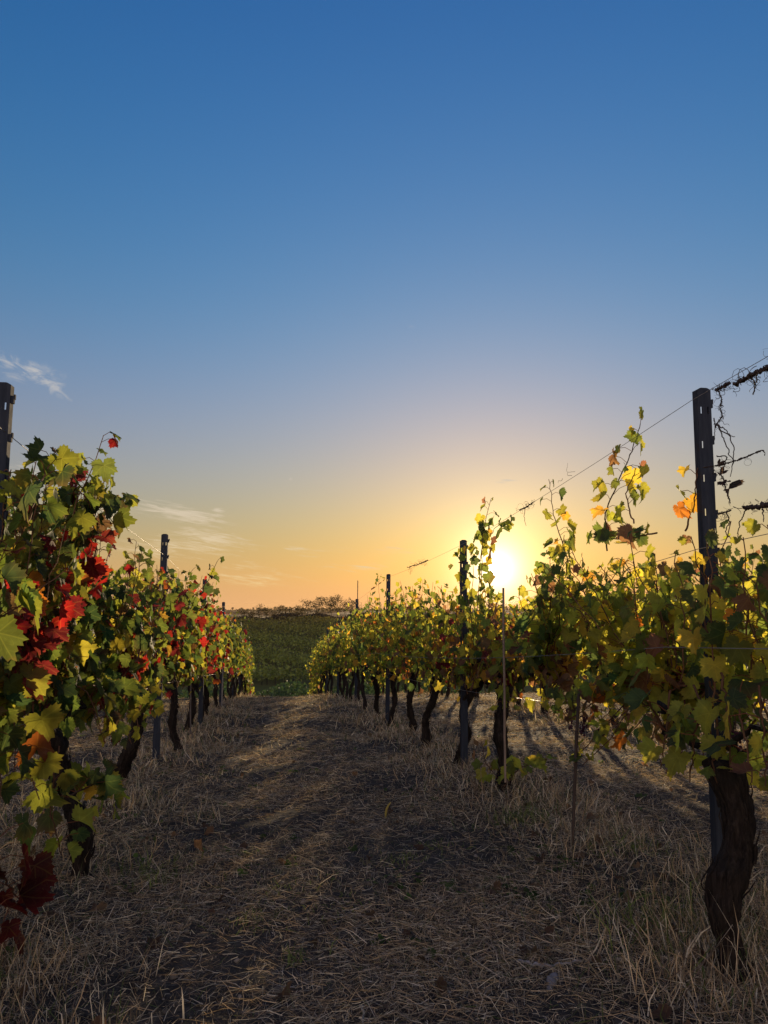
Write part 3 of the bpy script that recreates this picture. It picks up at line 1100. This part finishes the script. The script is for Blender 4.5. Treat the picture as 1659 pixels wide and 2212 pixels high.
tangle('thick dead vine twisted round the top wire at the right edge', [(1586, 832), (1615, 815), (1645, 800), (1690, 778)], .010, 46, .05, RA - .02, .008,
       drops=[[(1622, 815), (1630, 828), (1622, 850)], [(1640, 806), (1634, 822), (1628, 830), (1626, 848)]])
tangle('small dark knot of tendrils on the wire just right of the post top', [(1548, 842), (1560, 836), (1575, 828)], .007, 26, .03, RA - .02, .006)
tangle('string of dead tendrils hanging beside the nearest right post', [(1553, 845), (1560, 862), (1556, 880), (1561, 900), (1549, 915), (1545, 925)], .006, 26, .035, RA - .03, .0025,
       drops=[[(1542, 905), (1546, 925), (1543, 945)], [(1550, 918), (1570, 930), (1598, 944)], [(1550, 918), (1575, 945), (1583, 990), (1578, 1030)],
              [(1552, 925), (1562, 965), (1575, 985), (1577, 1005)]])
tangle('straight dead shoot pointing right from the nearest right post', [(1520, 1010), (1560, 1004), (1600, 992), (1644, 974)], .004, 10, .03, RA - .04, .003,
       drops=[[(1644, 974), (1643, 986)], [(1550, 985), (1565, 990), (1560, 1010), (1548, 1020)]])
tangle('withered cane with curled brown leaves right of the nearest post', [(1552, 1022), (1562, 1030), (1568, 1055), (1578, 1086)], .005, 14, .03, RA - .04, .0025)
tangle('grey bark strip wound round the upper middle wire at the right edge', [(1607, 1098), (1630, 1096), (1660, 1090), (1690, 1086)], .008, 34, .035, RA - .03, .008,
       drops=[[(1610, 1100), (1604, 1125), (1600, 1150), (1598, 1170)], [(1645, 1096), (1652, 1110), (1653, 1122)]])
tangle('little tuft of tendrils on the upper middle wire near the post', [(1552, 1110), (1565, 1107), (1580, 1102)], .004, 20, .03, RA - .03, .003,
       drops=[[(1573, 1104), (1575, 1125), (1566, 1140), (1577, 1158), (1572, 1170)]])
tangle('tuft of dry tendrils halfway along the right top wire', [(1122, 1102), (1138, 1095), (1152, 1085)], .008, 24, .05, RA - .02, .004, drops=[[(1137, 1098), (1131, 1115), (1136, 1135)]])
tangle('sparse tendril hooks on the right top wire below the tall shoot', [(1215, 1037), (1232, 1025), (1250, 1015)], .006, 6, .06, RA - .02, 0)
tangle('dark dead scraps on the wire between second and third right posts', [(880, 1226), (905, 1218), (925, 1210)], .014, 26, .08, RA - .02, .005)
tangle('dry knot where the left top wire meets the topmost leaves', [(112, 968), (122, 975), (140, 985)], .010, 26, .05, LA + .02, .005)
tangle('curled tendrils at the far end of the left top wire', [(205, 1045), (225, 1060), (240, 1078)], .008, 16, .05, LA + .02, .003)
# withered leaves on those canes
wl = MB()
wp = np.array([on_plane(x, y, RA - .05) for x, y in ((1556, 1000), (1563, 1018), (1578, 1048), (1566, 1042))])
add_leaves(wl, wp, rng.normal(0, .4, (4, 3)) - DS, np.array([(0, 0, -1.)] * 4) + rng.normal(0, .4, (4, 3)), np.array([.022, .022, .05, .035]), np.array([(.05, .03, .028)] * 4), 'fine', 2.0)
tag(wl.build('withered_leaf', M_LEAF, None, wp[2]), 'shrivelled brown leaves hanging beside the nearest right post', 'leaf', 'dead vine pieces on the wires')

# ------------------------------------------------------------------ stakes
def stake(label, base_px, top_px, a, r, c):
    p0, p1 = on_plane(*base_px, a), on_plane(*top_px, a)
    mb = MB()
    n = 14
    mb.tube(cane_path(p0, p1, n, .0012), r, 7, c, wob=.06)
    o = mb.build('vine_stake', M_TINT, None, p0)
    tag(o, label, 'stake', 'thin stakes along the rows')


stake('thin dark stake leaning alone between the two near right vines', (1235, 1890), (1251, 1500), 1.50, .0085, (.07, .05, .04))
stake('slim pale stake upright against the vine behind the second right post', (1092, 1690), (1087, 1270), 1.5, .008, (.28, .2, .14))
stake('short thin rod standing above the right row behind the third post', (773, 1300), (773, 1254), RA, .009, (.1, .08, .06))
stake('thin rod rising beside the third left vine past the second left post', (412, 1585), (414, 1400), -1.12, .009, (.16, .13, .11))
stake('thin pale rod by the last trunks of the left row', (480, 1525), (482, 1440), -1.0, .014, (.3, .26, .22))

# ------------------------------------------------------------------ grass and straw
def strands(mb, base, d, length, width, bend, col):
    """flat tapering blades of two joints"""
    n = len(base)
    d = unit(d)
    side = unit(np.cross(d, rng.normal(size=(n, 3))))
    L = length[:, None]
    down = np.array((0, 0, -1.)) * bend[:, None] * L
    m = base + d * L * .5 + down * .22 + rng.normal(0, .06, (n, 3)) * L
    t = base + d * L + down + rng.normal(0, .08, (n, 3)) * L
    w = width[:, None] * side * .5
    V = np.stack([base - w, base + w, m - w * .8, m + w * .8, t], 1).reshape(-1, 3)
    k = (np.arange(n) * 5)[:, None]
    F = np.concatenate([k + np.array([[0, 1, 3]]), k + np.array([[0, 3, 2]]), k + np.array([[2, 3, 4]])])
    mb.add(V, F, np.repeat(col, 5, 0))


def lay(p_s, p_a, h=0.0):
    return pos(p_s, p_a, h)


STRAW = np.array((1.92, 1.82, 1.76)) * np.array([(.36, .27, .16), (.28, .20, .11), (.46, .40, .29), (.15, .11, .07), (.25, .22, .17), (.10, .07, .05)])


def straw_c(n, green=.06):
    c = STRAW[rng.integers(0, len(STRAW), n)] * rng.uniform(.6, 1.2, (n, 1))
    gm = rng.random(n) < green
    c[gm] = np.array((.09, .12, .03)) * rng.uniform(.7, 1.3, (int(gm.sum()), 1))
    return c


def patch(s, a):
    return .5 + .25 * np.sin(2.3 * s + 1.7 * a) + .2 * np.sin(4.1 * a - 2.9 * s + 1) + .15 * np.sin(7.3 * s + 5 * a + 2)


def sample(n, s_lo, s_hi, a_fn, keep):
    s = s_lo * (s_hi / s_lo) ** rng.random(n)
    a = a_fn(s, n)
    m_ = rng.random(n) < keep(s, a)
    return s[m_], a[m_]


def wide(s, n):
    return rng.uniform(-1, 1, n) * (1.0 + .52 * s) + .15 * s


lit = MB()
s_, a_ = sample(420000, 1.5, 34, wide, lambda s, a: np.clip(patch(s, a) * 1.2 - .1, .15, 1))
n = len(s_)
yaw = rng.uniform(0, 6.28, n)
pit = np.abs(rng.normal(0, .22, n))
d = np.stack([np.cos(yaw) * np.cos(pit), np.sin(yaw) * np.cos(pit), np.sin(pit)], 1)
sc_ = np.clip(s_ / 5, .9, 3)
strands(lit, lay(s_, a_, rng.uniform(.002, .02, n)), d, rng.uniform(.02, .13, n) * (.5 + rng.random(n) ** 2) * sc_ ** .5, rng.uniform(.0011, .0030, n) * sc_, rng.uniform(0, .15, n), straw_c(n, .03))
tag(lit.build('mown_straw', M_GRASS, smooth=False), 'dry mown straw scattered over the alley floor', 'straw', kind='stuff')

stb = MB()
s_, a_ = sample(400000, 1.6, 36, wide, lambda s, a: np.clip(1.4 * patch(s, a + 3) - .35, .04, 1))
n = len(s_)
d = rng.normal(0, .55, (n, 3)); d[:, 2] = 1
sc_ = np.clip(s_ / 5, .9, 3.2)
strands(stb, lay(s_, a_, -.005), d, rng.uniform(.015, .07, n) * (.6 + .7 * rng.random(n) ** 3) * sc_ ** .4, rng.uniform(.0011, .0032, n) * sc_, rng.uniform(0, .5, n), straw_c(n, .14))
tag(stb.build('stubble_grass', M_GRASS, smooth=False), 'short tan and green grass stubble between the rows', 'grass', kind='stuff')

# taller dry grass along the feet of the rows
tall = MB()
S_, A_, Lh = [], [], []
for row_a, lo, hi, nt in ((RA, 1.6, 34, 330), (LA, 2.2, 33, 330), (ROWS['far_right'], 5, 34, 160), (ROWS['far_left'], 11, 32, 120)):
    cs = lo * (hi / lo) ** rng.random(nt)
    ca_ = row_a + rng.normal(0, .28, nt)
    hh_ = rng.uniform(.08, .26, nt)
    for s0, a0, h0 in zip(cs, ca_, hh_):
        k = int(rng.uniform(18, 60))
        S_.append(s0 + rng.normal(0, .10 + .006 * s0, k)); A_.append(a0 + rng.normal(0, .10 + .006 * s0, k)); Lh.append(h0 * rng.uniform(.4, 1.25, k))
# heavier clumps where the picture shows them: round the near right trunk, left of the alley, at the pale stake
for (px, py, k, h0, sd) in ((1600, 2080, 420, .42, .15), (1480, 2040, 300, .34, .17), (1400, 2000, 220, .22, .18), (290, 1740, 300, .22, .13), (1100, 1760, 260, .22, .2), (40, 2080, 380, .26, .2),
                            (1560, 2160, 320, .34, .16), (60, 2180, 320, .2, .25), (1180, 1800, 180, .2, .2), (1000, 1690, 160, .2, .2), (250, 1880, 160, .16, .2), (1300, 2060, 200, .18, .2), (1560, 1850, 200, .3, .16)):
    x, y = (px - 830) / 1659, -(py - 1106) / 1659
    dd = np.array((x, math.cos(PITCH) - y * math.sin(PITCH), math.sin(PITCH) + y * math.cos(PITCH)))
    q = dd * 2
    for _ in range(30):
        sq, aq = q.dot(DS), q.dot(DA)
        q = dd * (float(gz(sq, aq)) / dd[2])
    sq, aq = q.dot(DS), q.dot(DA)
    S_.append(sq + rng.normal(0, sd, k)); A_.append(aq + rng.normal(0, sd, k)); Lh.append(h0 * .72 * rng.uniform(.3, 1.25, k))
S_, A_, Lh = np.concatenate(S_), np.concatenate(A_), np.concatenate(Lh)
n = len(S_)
d = rng.normal(0, .36, (n, 3)); d[:, 2] = 1
strands(tall, lay(S_, A_, -.01), d, Lh, rng.uniform(.0018, .004, n) * (1 + .9 * (rng.random(n) < .12)) * np.clip(S_ / 4, .85, 3), rng.uniform(.1, .75, n), straw_c(n, .12))
tag(tall.build('tall_dry_grass', M_GRASS, smooth=False), 'tall dry grass tufts round the feet of vines and posts', 'grass', kind='stuff')

gt = MB()
for (px, py, k, h0, sd) in ((320, 1885, 90, .10, .07), (345, 1905, 60, .08, .05), (1440, 2010, 260, .16, .12), (1130, 1775, 160, .16, .14), (640, 2080, 40, .09, .03), (545, 1995, 60, .07, .06),
                            (860, 1860, 90, .06, .1), (930, 1830, 60, .06, .08), (610, 1930, 80, .06, .1), (1380, 1830, 120, .1, .14), (700, 1960, 90, .05, .12)):
    q = ground_px(px, py)
    S1 = q.dot(DS) + rng.normal(0, sd, k)
    A1 = q.dot(DA) + rng.normal(0, sd, k)
    d = rng.normal(0, .5, (k, 3)); d[:, 2] = 1
    strands(gt, lay(S1, A1, -.005), d, h0 * rng.uniform(.4, 1.3, k), rng.uniform(.003, .007, k), rng.uniform(.1, .8, k), np.array((.16, .19, .05)) * rng.uniform(.5, 1.4, (k, 1)))
tag(gt.build('green_grass_tufts', M_GRASS, smooth=False), 'olive green grass tufts dotted along the alley', 'grass', kind='stuff')

# low weeds, fallen leaves, crumbs of earth
wd = MB()
s_, a_ = sample(2600, 1.7, 26, wide, lambda s, a: np.clip(patch(s + 2, a) * 1.5 - .7, 0, 1))
n = len(s_)
nn = rng.normal(0, .35, (n, 3)); nn[:, 2] = 1
k = 5
Pw = np.repeat(lay(s_, a_, .012), k, 0) + rng.normal(0, .022, (n * k, 3)) * np.array((1, 1, .25))
add_leaves(wd, Pw, np.repeat(nn, k, 0) + rng.normal(0, .3, (n * k, 3)), rng.normal(size=(n * k, 3)), rng.uniform(.010, .026, n * k),
           np.array((.055, .085, .025)) * rng.uniform(.6, 1.3, (n * k, 1)), 'low', .6)
tag(wd.build('low_weeds', M_LEAF_FAR), 'small dark green weeds flat among the straw', 'weeds', kind='stuff')
fl = MB()
s_, a_ = sample(1100, 1.7, 30, wide, lambda s, a: .15 + .8 * np.exp(-((a - RA) / .6) ** 2) + .8 * np.exp(-((a - LA) / .6) ** 2))
n = len(s_)
nn = rng.normal(0, .5, (n, 3)); nn[:, 2] = 1
add_leaves(fl, lay(s_, a_, .022), nn, rng.normal(size=(n, 3)), rng.uniform(.022, .046, n), np.array((.12, .065, .042)) * rng.uniform(.4, 1.3, (n, 1)), 'mid', 2.2)
tag(fl.build('fallen_leaves', M_LEAF), 'curled brown fallen vine leaves on the ground', 'fallen leaves', kind='stuff')


cd_ = MB()
s_, a_ = sample(3800, 1.7, 12, wide, lambda s, a: np.clip(patch(s + 5, a + 1) * 1.4 - .35, 0, 1))
for sv, av in zip(s_, a_):
    q_ = pos(sv, av, 0)
    r_ = .004 + .012 * rng.random() ** 3
    t_ = np.array([.25, 1.2, 2.2, 2.95])
    cd_.tube(np.stack([q_[0] + rng.normal(0, r_ * .25, 4), q_[1] + rng.normal(0, r_ * .25, 4), q_[2] + r_ * .35 - np.cos(t_) * r_ * .7], 1), np.sin(t_) * r_ * 1.1, 6,
            np.array((.2, .16, .12)) * rng.uniform(.5, 1.4), wob=.22)
tag(cd_.build('earth_crumbs', M_TINT), 'small crumbs of dry earth strewn over the alley', 'earth', kind='stuff')


# single things on the ground
def twig(label, pts, r, c):
    P = np.array([ground_px(*q) for q in pts]) + np.array((0, 0, .012))
    u = np.linspace(0, len(P) - 1, 6 * len(P))
    q = np.stack([np.interp(u, np.arange(len(P)), P[:, k]) for k in range(3)], 1) + rng.normal(0, .003, (len(u), 3))
    mb = MB()
    mb.tube(q, np.linspace(r, r * .6, len(q)), 6, c, wob=.1)
    tag(mb.build('pruned_twig', M_TINT, None, P[0]), label, 'twig', 'pruned twigs on the ground')


twig('long pale bent twig lying at the bottom right of the alley', [(1118, 2082), (1150, 2092), (1180, 2094), (1215, 2090), (1262, 2082)], .006, (.32, .28, .25))
twig('curved pale stalk lying below the thin dark stake', [(1475, 1960), (1470, 1985), (1455, 2015), (1420, 2040)], .004, (.38, .32, .24))
twig('straight dry stalk lying at the lower middle of the alley', [(780, 2180), (786, 2215), (795, 2248)], .004, (.35, .3, .22))
twig('thin dark stalk lying left of the curled bright leaf', [(700, 1990), (760, 1985), (810, 1988)], .0035, (.2, .16, .12))
stn = MB()
sp0 = ground_px(1192, 2130)
for dx_, dy_, r_ in ((0, 0, .022), (.02, .04, .016), (-.012, -.03, .013)):
    t_ = np.linspace(0, math.pi, 7)
    stn.tube(np.stack([sp0[0] + dx_ + rng.normal(0, .002, 7), sp0[1] + dy_ - np.cos(t_) * r_, np.full(7, sp0[2] + r_ * .5)], 1), np.maximum(np.sin(t_), .08) * r_ * .7, 8, (.2, .19, .19), wob=.2)
tag(stn.build('chalk_lump', M_TINT, None, sp0), 'broken whitish lump of chalk on dark soil at the lower right', 'stone')
cl = MB()
q0 = ground_px(838, 1768)
up = np.array((0, 0, 1.))
X_ = np.array((1., 0, 0))
curve = [q0 + X_ * x + up * z for x, z in ((-.012, -.005), (-.014, .03), (-.008, .06), (.004, .085), (.02, .105))]
cl.tube(np.array(curve), np.array([.005, .008, .008, .007, .003]), 8, (.55, .42, .10))
tag(cl.build('dry_leaf_curl', M_GRASS, None, q0), 'curled bright yellow dry leaf standing in the middle of the alley', 'leaf')

# ------------------------------------------------------------------ grapes left on the near right vine
def bunch(label, px, py, a):
    p = on_plane(px, py, a)
    root = empty('grape_bunch', p)
    tag(root, label, 'grapes', 'dried grape bunches')
    st, gr = MB(), MB()
    st.tube(np.array([p + up * .06, p + up * .02, p - up * .05]), .0022, 5, (.1, .06, .035))
    for i in range(46):
        h = rng.random()
        c = p - up * (h * .11) + np.array([*np.clip(rng.normal(0, .014 * (1 - h * .6), 2), -.02, .02), 0])
        t_ = np.linspace(0, math.pi, 5)
        r_ = rng.uniform(.0045, .007)
        gr.tube(np.stack([np.full(5, c[0]), np.full(5, c[1]), c[2] - np.cos(t_) * r_], 1), np.maximum(np.sin(t_), .1) * r_, 6, np.array((.06, .02, .03)) * rng.uniform(.6, 1.6))
    st.build('stalk', M_CANE, root, p)
    gr.build('berries', M_TINT, root, p)


for (px, py, w_) in ((1232, 1532, 'just left of the thin dark stake'), (1260, 1545, 'just right of the thin dark stake'), (1300, 1555, 'below rusty leaves in the gap right of the stake'), (1590, 1580, 'beside the head of the thick near vine')):
    bunch(f'small shrivelled grape bunch hanging {w_}', px, py, RA - .12)

# ------------------------------------------------------------------ the valley vineyard, the scrub along its top and the far wood
vc = MB()
N = 120000
s_ = rng.uniform(112, 216, N)
a_ = rng.uniform(-1, 1, N) * (8 + s_ * .24) + .05 * s_
rowph = np.abs(((s_ + a_ * .15) / 2.6) % 1 - .5)
keep = rng.random(N) < (.25 + .75 * (rowph < .33)) * (.55 + .45 * np.sin(a_ / 3.1 + s_ / 4.3))
s_, a_ = s_[keep], a_[keep]
n = len(s_)
nn = rng.normal(0, .7, (n, 3)); nn[:, 2] += .8
cc = np.array((.21, .23, .04)) * rng.uniform(.7, 1.3, (n, 1)) + np.clip((s_ - 165) / 60, 0, 1)[:, None] * np.array((.03, -.05, -.005))
add_leaves(vc, lay(s_, a_, rng.uniform(.5, 1.8, n)), nn, rng.normal(size=(n, 3)), rng.uniform(.13, .32, n), cc, 'low')
for a0 in np.arange(-40, 60, 1.15):
    b = pos(112 + rng.normal(0, .3), a0 + rng.normal(0, .15), -.1)
    vc.tube(np.array([b, b + up * .5, b + up * 1.15]), .06, 5, (.03, .022, .016), False)
tag(vc.build('valley_vineyard', M_SCRUB), 'green vineyard covering the facing slope of the valley', 'vineyard', kind='stuff')

nb = MB()
N = 12000
s_ = rng.uniform(60, 74, N)
a_ = rng.uniform(-9, 16, N) + rng.normal(0, 1, N)
hmax = 1.95 + .5 * np.sin(a_ * 1.1) + .35 * np.sin(a_ * 2.7 + s_)
h = rng.random(N) ** .7 * hmax
add_leaves(nb, lay(s_, a_, h), rng.normal(0, .6, (N, 3)) + np.array((0, -.4, .5)), rng.normal(0, .5, (N, 3)) - up, rng.uniform(.09, .2, N), np.array((.05, .085, .025)) * rng.uniform(.5, 1.5, (N, 1)), 'low')
tag(nb.build('bramble_thicket', M_SCRUB), 'dark green leafy thicket just below the brow of the hill', 'bushes', kind='stuff')

hd = MB()
N = 20000
s_ = 224 + rng.normal(0, 3.2, N)
a_ = rng.uniform(-60, 95, N)
h = rng.random(N) ** .8 * (1.5 + .5 * np.sin(a_ / 4) + .4 * np.sin(a_ / 1.7))
add_leaves(hd, lay(s_, a_, h), rng.normal(0, .6, (N, 3)) + up * .3, rng.normal(size=(N, 3)), rng.uniform(.18, .42, N), np.array((.045, .035, .02)) * rng.uniform(.5, 1.4, (N, 1)), 'low')
tag(hd.build('hedge_bank', M_SCRUB), 'dark brown scrubby bank along the top of the valley vineyard', 'hedge', kind='stuff')


def scrub_tree(label, px, s, h, crown, thick):
    x = (px - 830) / 1659
    # solve a for the picture column at that distance along the rows
    a = (x * math.cos(TH) + math.sin(TH)) / (math.cos(TH) - x * math.sin(TH)) * s
    b = pos(s, a, -.2)
    root = empty('scrub_tree', b)
    tag(root, label, 'tree', 'scrub trees along the skyline')
    tr, cr = MB(), MB()
    tips = []
    for k in range(3 if h > 5 else 2):
        lean = rng.normal(0, .10, 2)
        p1 = b + np.array((lean[0] * h, lean[1] * h, h * rng.uniform(.8, 1.0)))
        path = cane_path(b, p1, 9, .05)
        tr.tube(path, np.linspace(thick, thick * .25, 9), 5, (.06, .045, .03), False)
        for j in range(9):
            u = rng.integers(3, 9)
            q = path[u] + np.array((rng.normal(0, crown), rng.normal(0, crown), rng.uniform(.1, .9)))
            tr.tube(cane_path(path[u], q, 4, .03), np.linspace(thick * .3, thick * .12, 4), 3, (.06, .045, .03), False)
            tips.append(q)
            tips.append(path[u] * .4 + q * .6)
    tips = np.array(tips)
    N = int(30 * len(tips) / 10)
    P = np.repeat(tips, 13, 0) + rng.normal(0, .30 + .03 * h, (len(tips) * 13, 3)) * np.array((1, 1, .55))
    n = len(P)
    add_leaves(cr, P, rng.normal(size=(n, 3)), rng.normal(size=(n, 3)), rng.uniform(.09, .20, n), np.array((.11, .085, .035)) * rng.uniform(.5, 1.5, (n, 1)), 'low')
    tr.build('trunk', M_TINT, root, b)
    cr.build('crown', M_SCRUB, root, b)


TALL = [(668, 7.0), (684, 7.8), (700, 8.4), (716, 7.6), (731, 8.2), (748, 7.6), (764, 7.0)]
for i, (px, h) in enumerate(TALL):
    scrub_tree(f'airy tall scrub tree on the skyline, {ORD[i]} from the left of the clump', px, 232 + rng.normal(0, 3), h * .8, 1.05, .06)
LOW = [(528, 3.6), (545, 3.0), (562, 5.2), (578, 4.0), (596, 3.4), (612, 4.8), (628, 3.6), (642, 4.0), (655, 4.6)]
for i, (px, h) in enumerate(LOW):
    scrub_tree(f'low thin shrub above the hedge bank, {ORD[i]} from the left row', px, 231 + rng.normal(0, 3), h * .85, .7, .045)

fw = MB()
N = 9000
s_ = rng.uniform(2400, 3600, N)
a_ = rng.uniform(-1900, 2300, N)
dens_ = .5 + .3 * np.sin(a_ / 130 + s_ / 300) + .3 * np.sin(a_ / 51 + 1)
k = rng.random(N) < np.clip(dens_, .05, 1)
s_, a_ = s_[k], a_[k]
n = len(s_)
add_leaves(fw, lay(s_, a_, rng.uniform(0, 9, n)), rng.normal(size=(n, 3)), rng.normal(size=(n, 3)), rng.uniform(4, 9, n), np.array((.05, .05, .025)) * rng.uniform(.6, 1.3, (n, 1)), 'low')
tag(fw.build('distant_wood', M_SCRUB), 'hazy woods scattered along the far horizon', 'wood', kind='stuff')

# ------------------------------------------------------------------ evening haze over the plain
hz = MB()
hz.box((0, 3000, -33), (5200, 0, 0), (0, 3700, 0), (0, 0, 40.5))
mh = bpy.data.materials.new('evening_haze')
mh.use_nodes = True
mh.node_tree.nodes.remove(mh.node_tree.nodes['Principled BSDF'])
pv_ = mh.node_tree.nodes.new('ShaderNodeVolumePrincipled')
pv_.inputs['Color'].default_value = (1.0, .68, .36, 1)
pv_.inputs['Density'].default_value = 0.00007
pv_.inputs['Anisotropy'].default_value = .15
mh.node_tree.links.new(pv_.outputs[0], mh.node_tree.nodes['Material Output'].inputs['Volume'])
tag(hz.build('haze', mh), 'thin golden evening haze lying over the valley and plain', 'haze', kind='stuff')
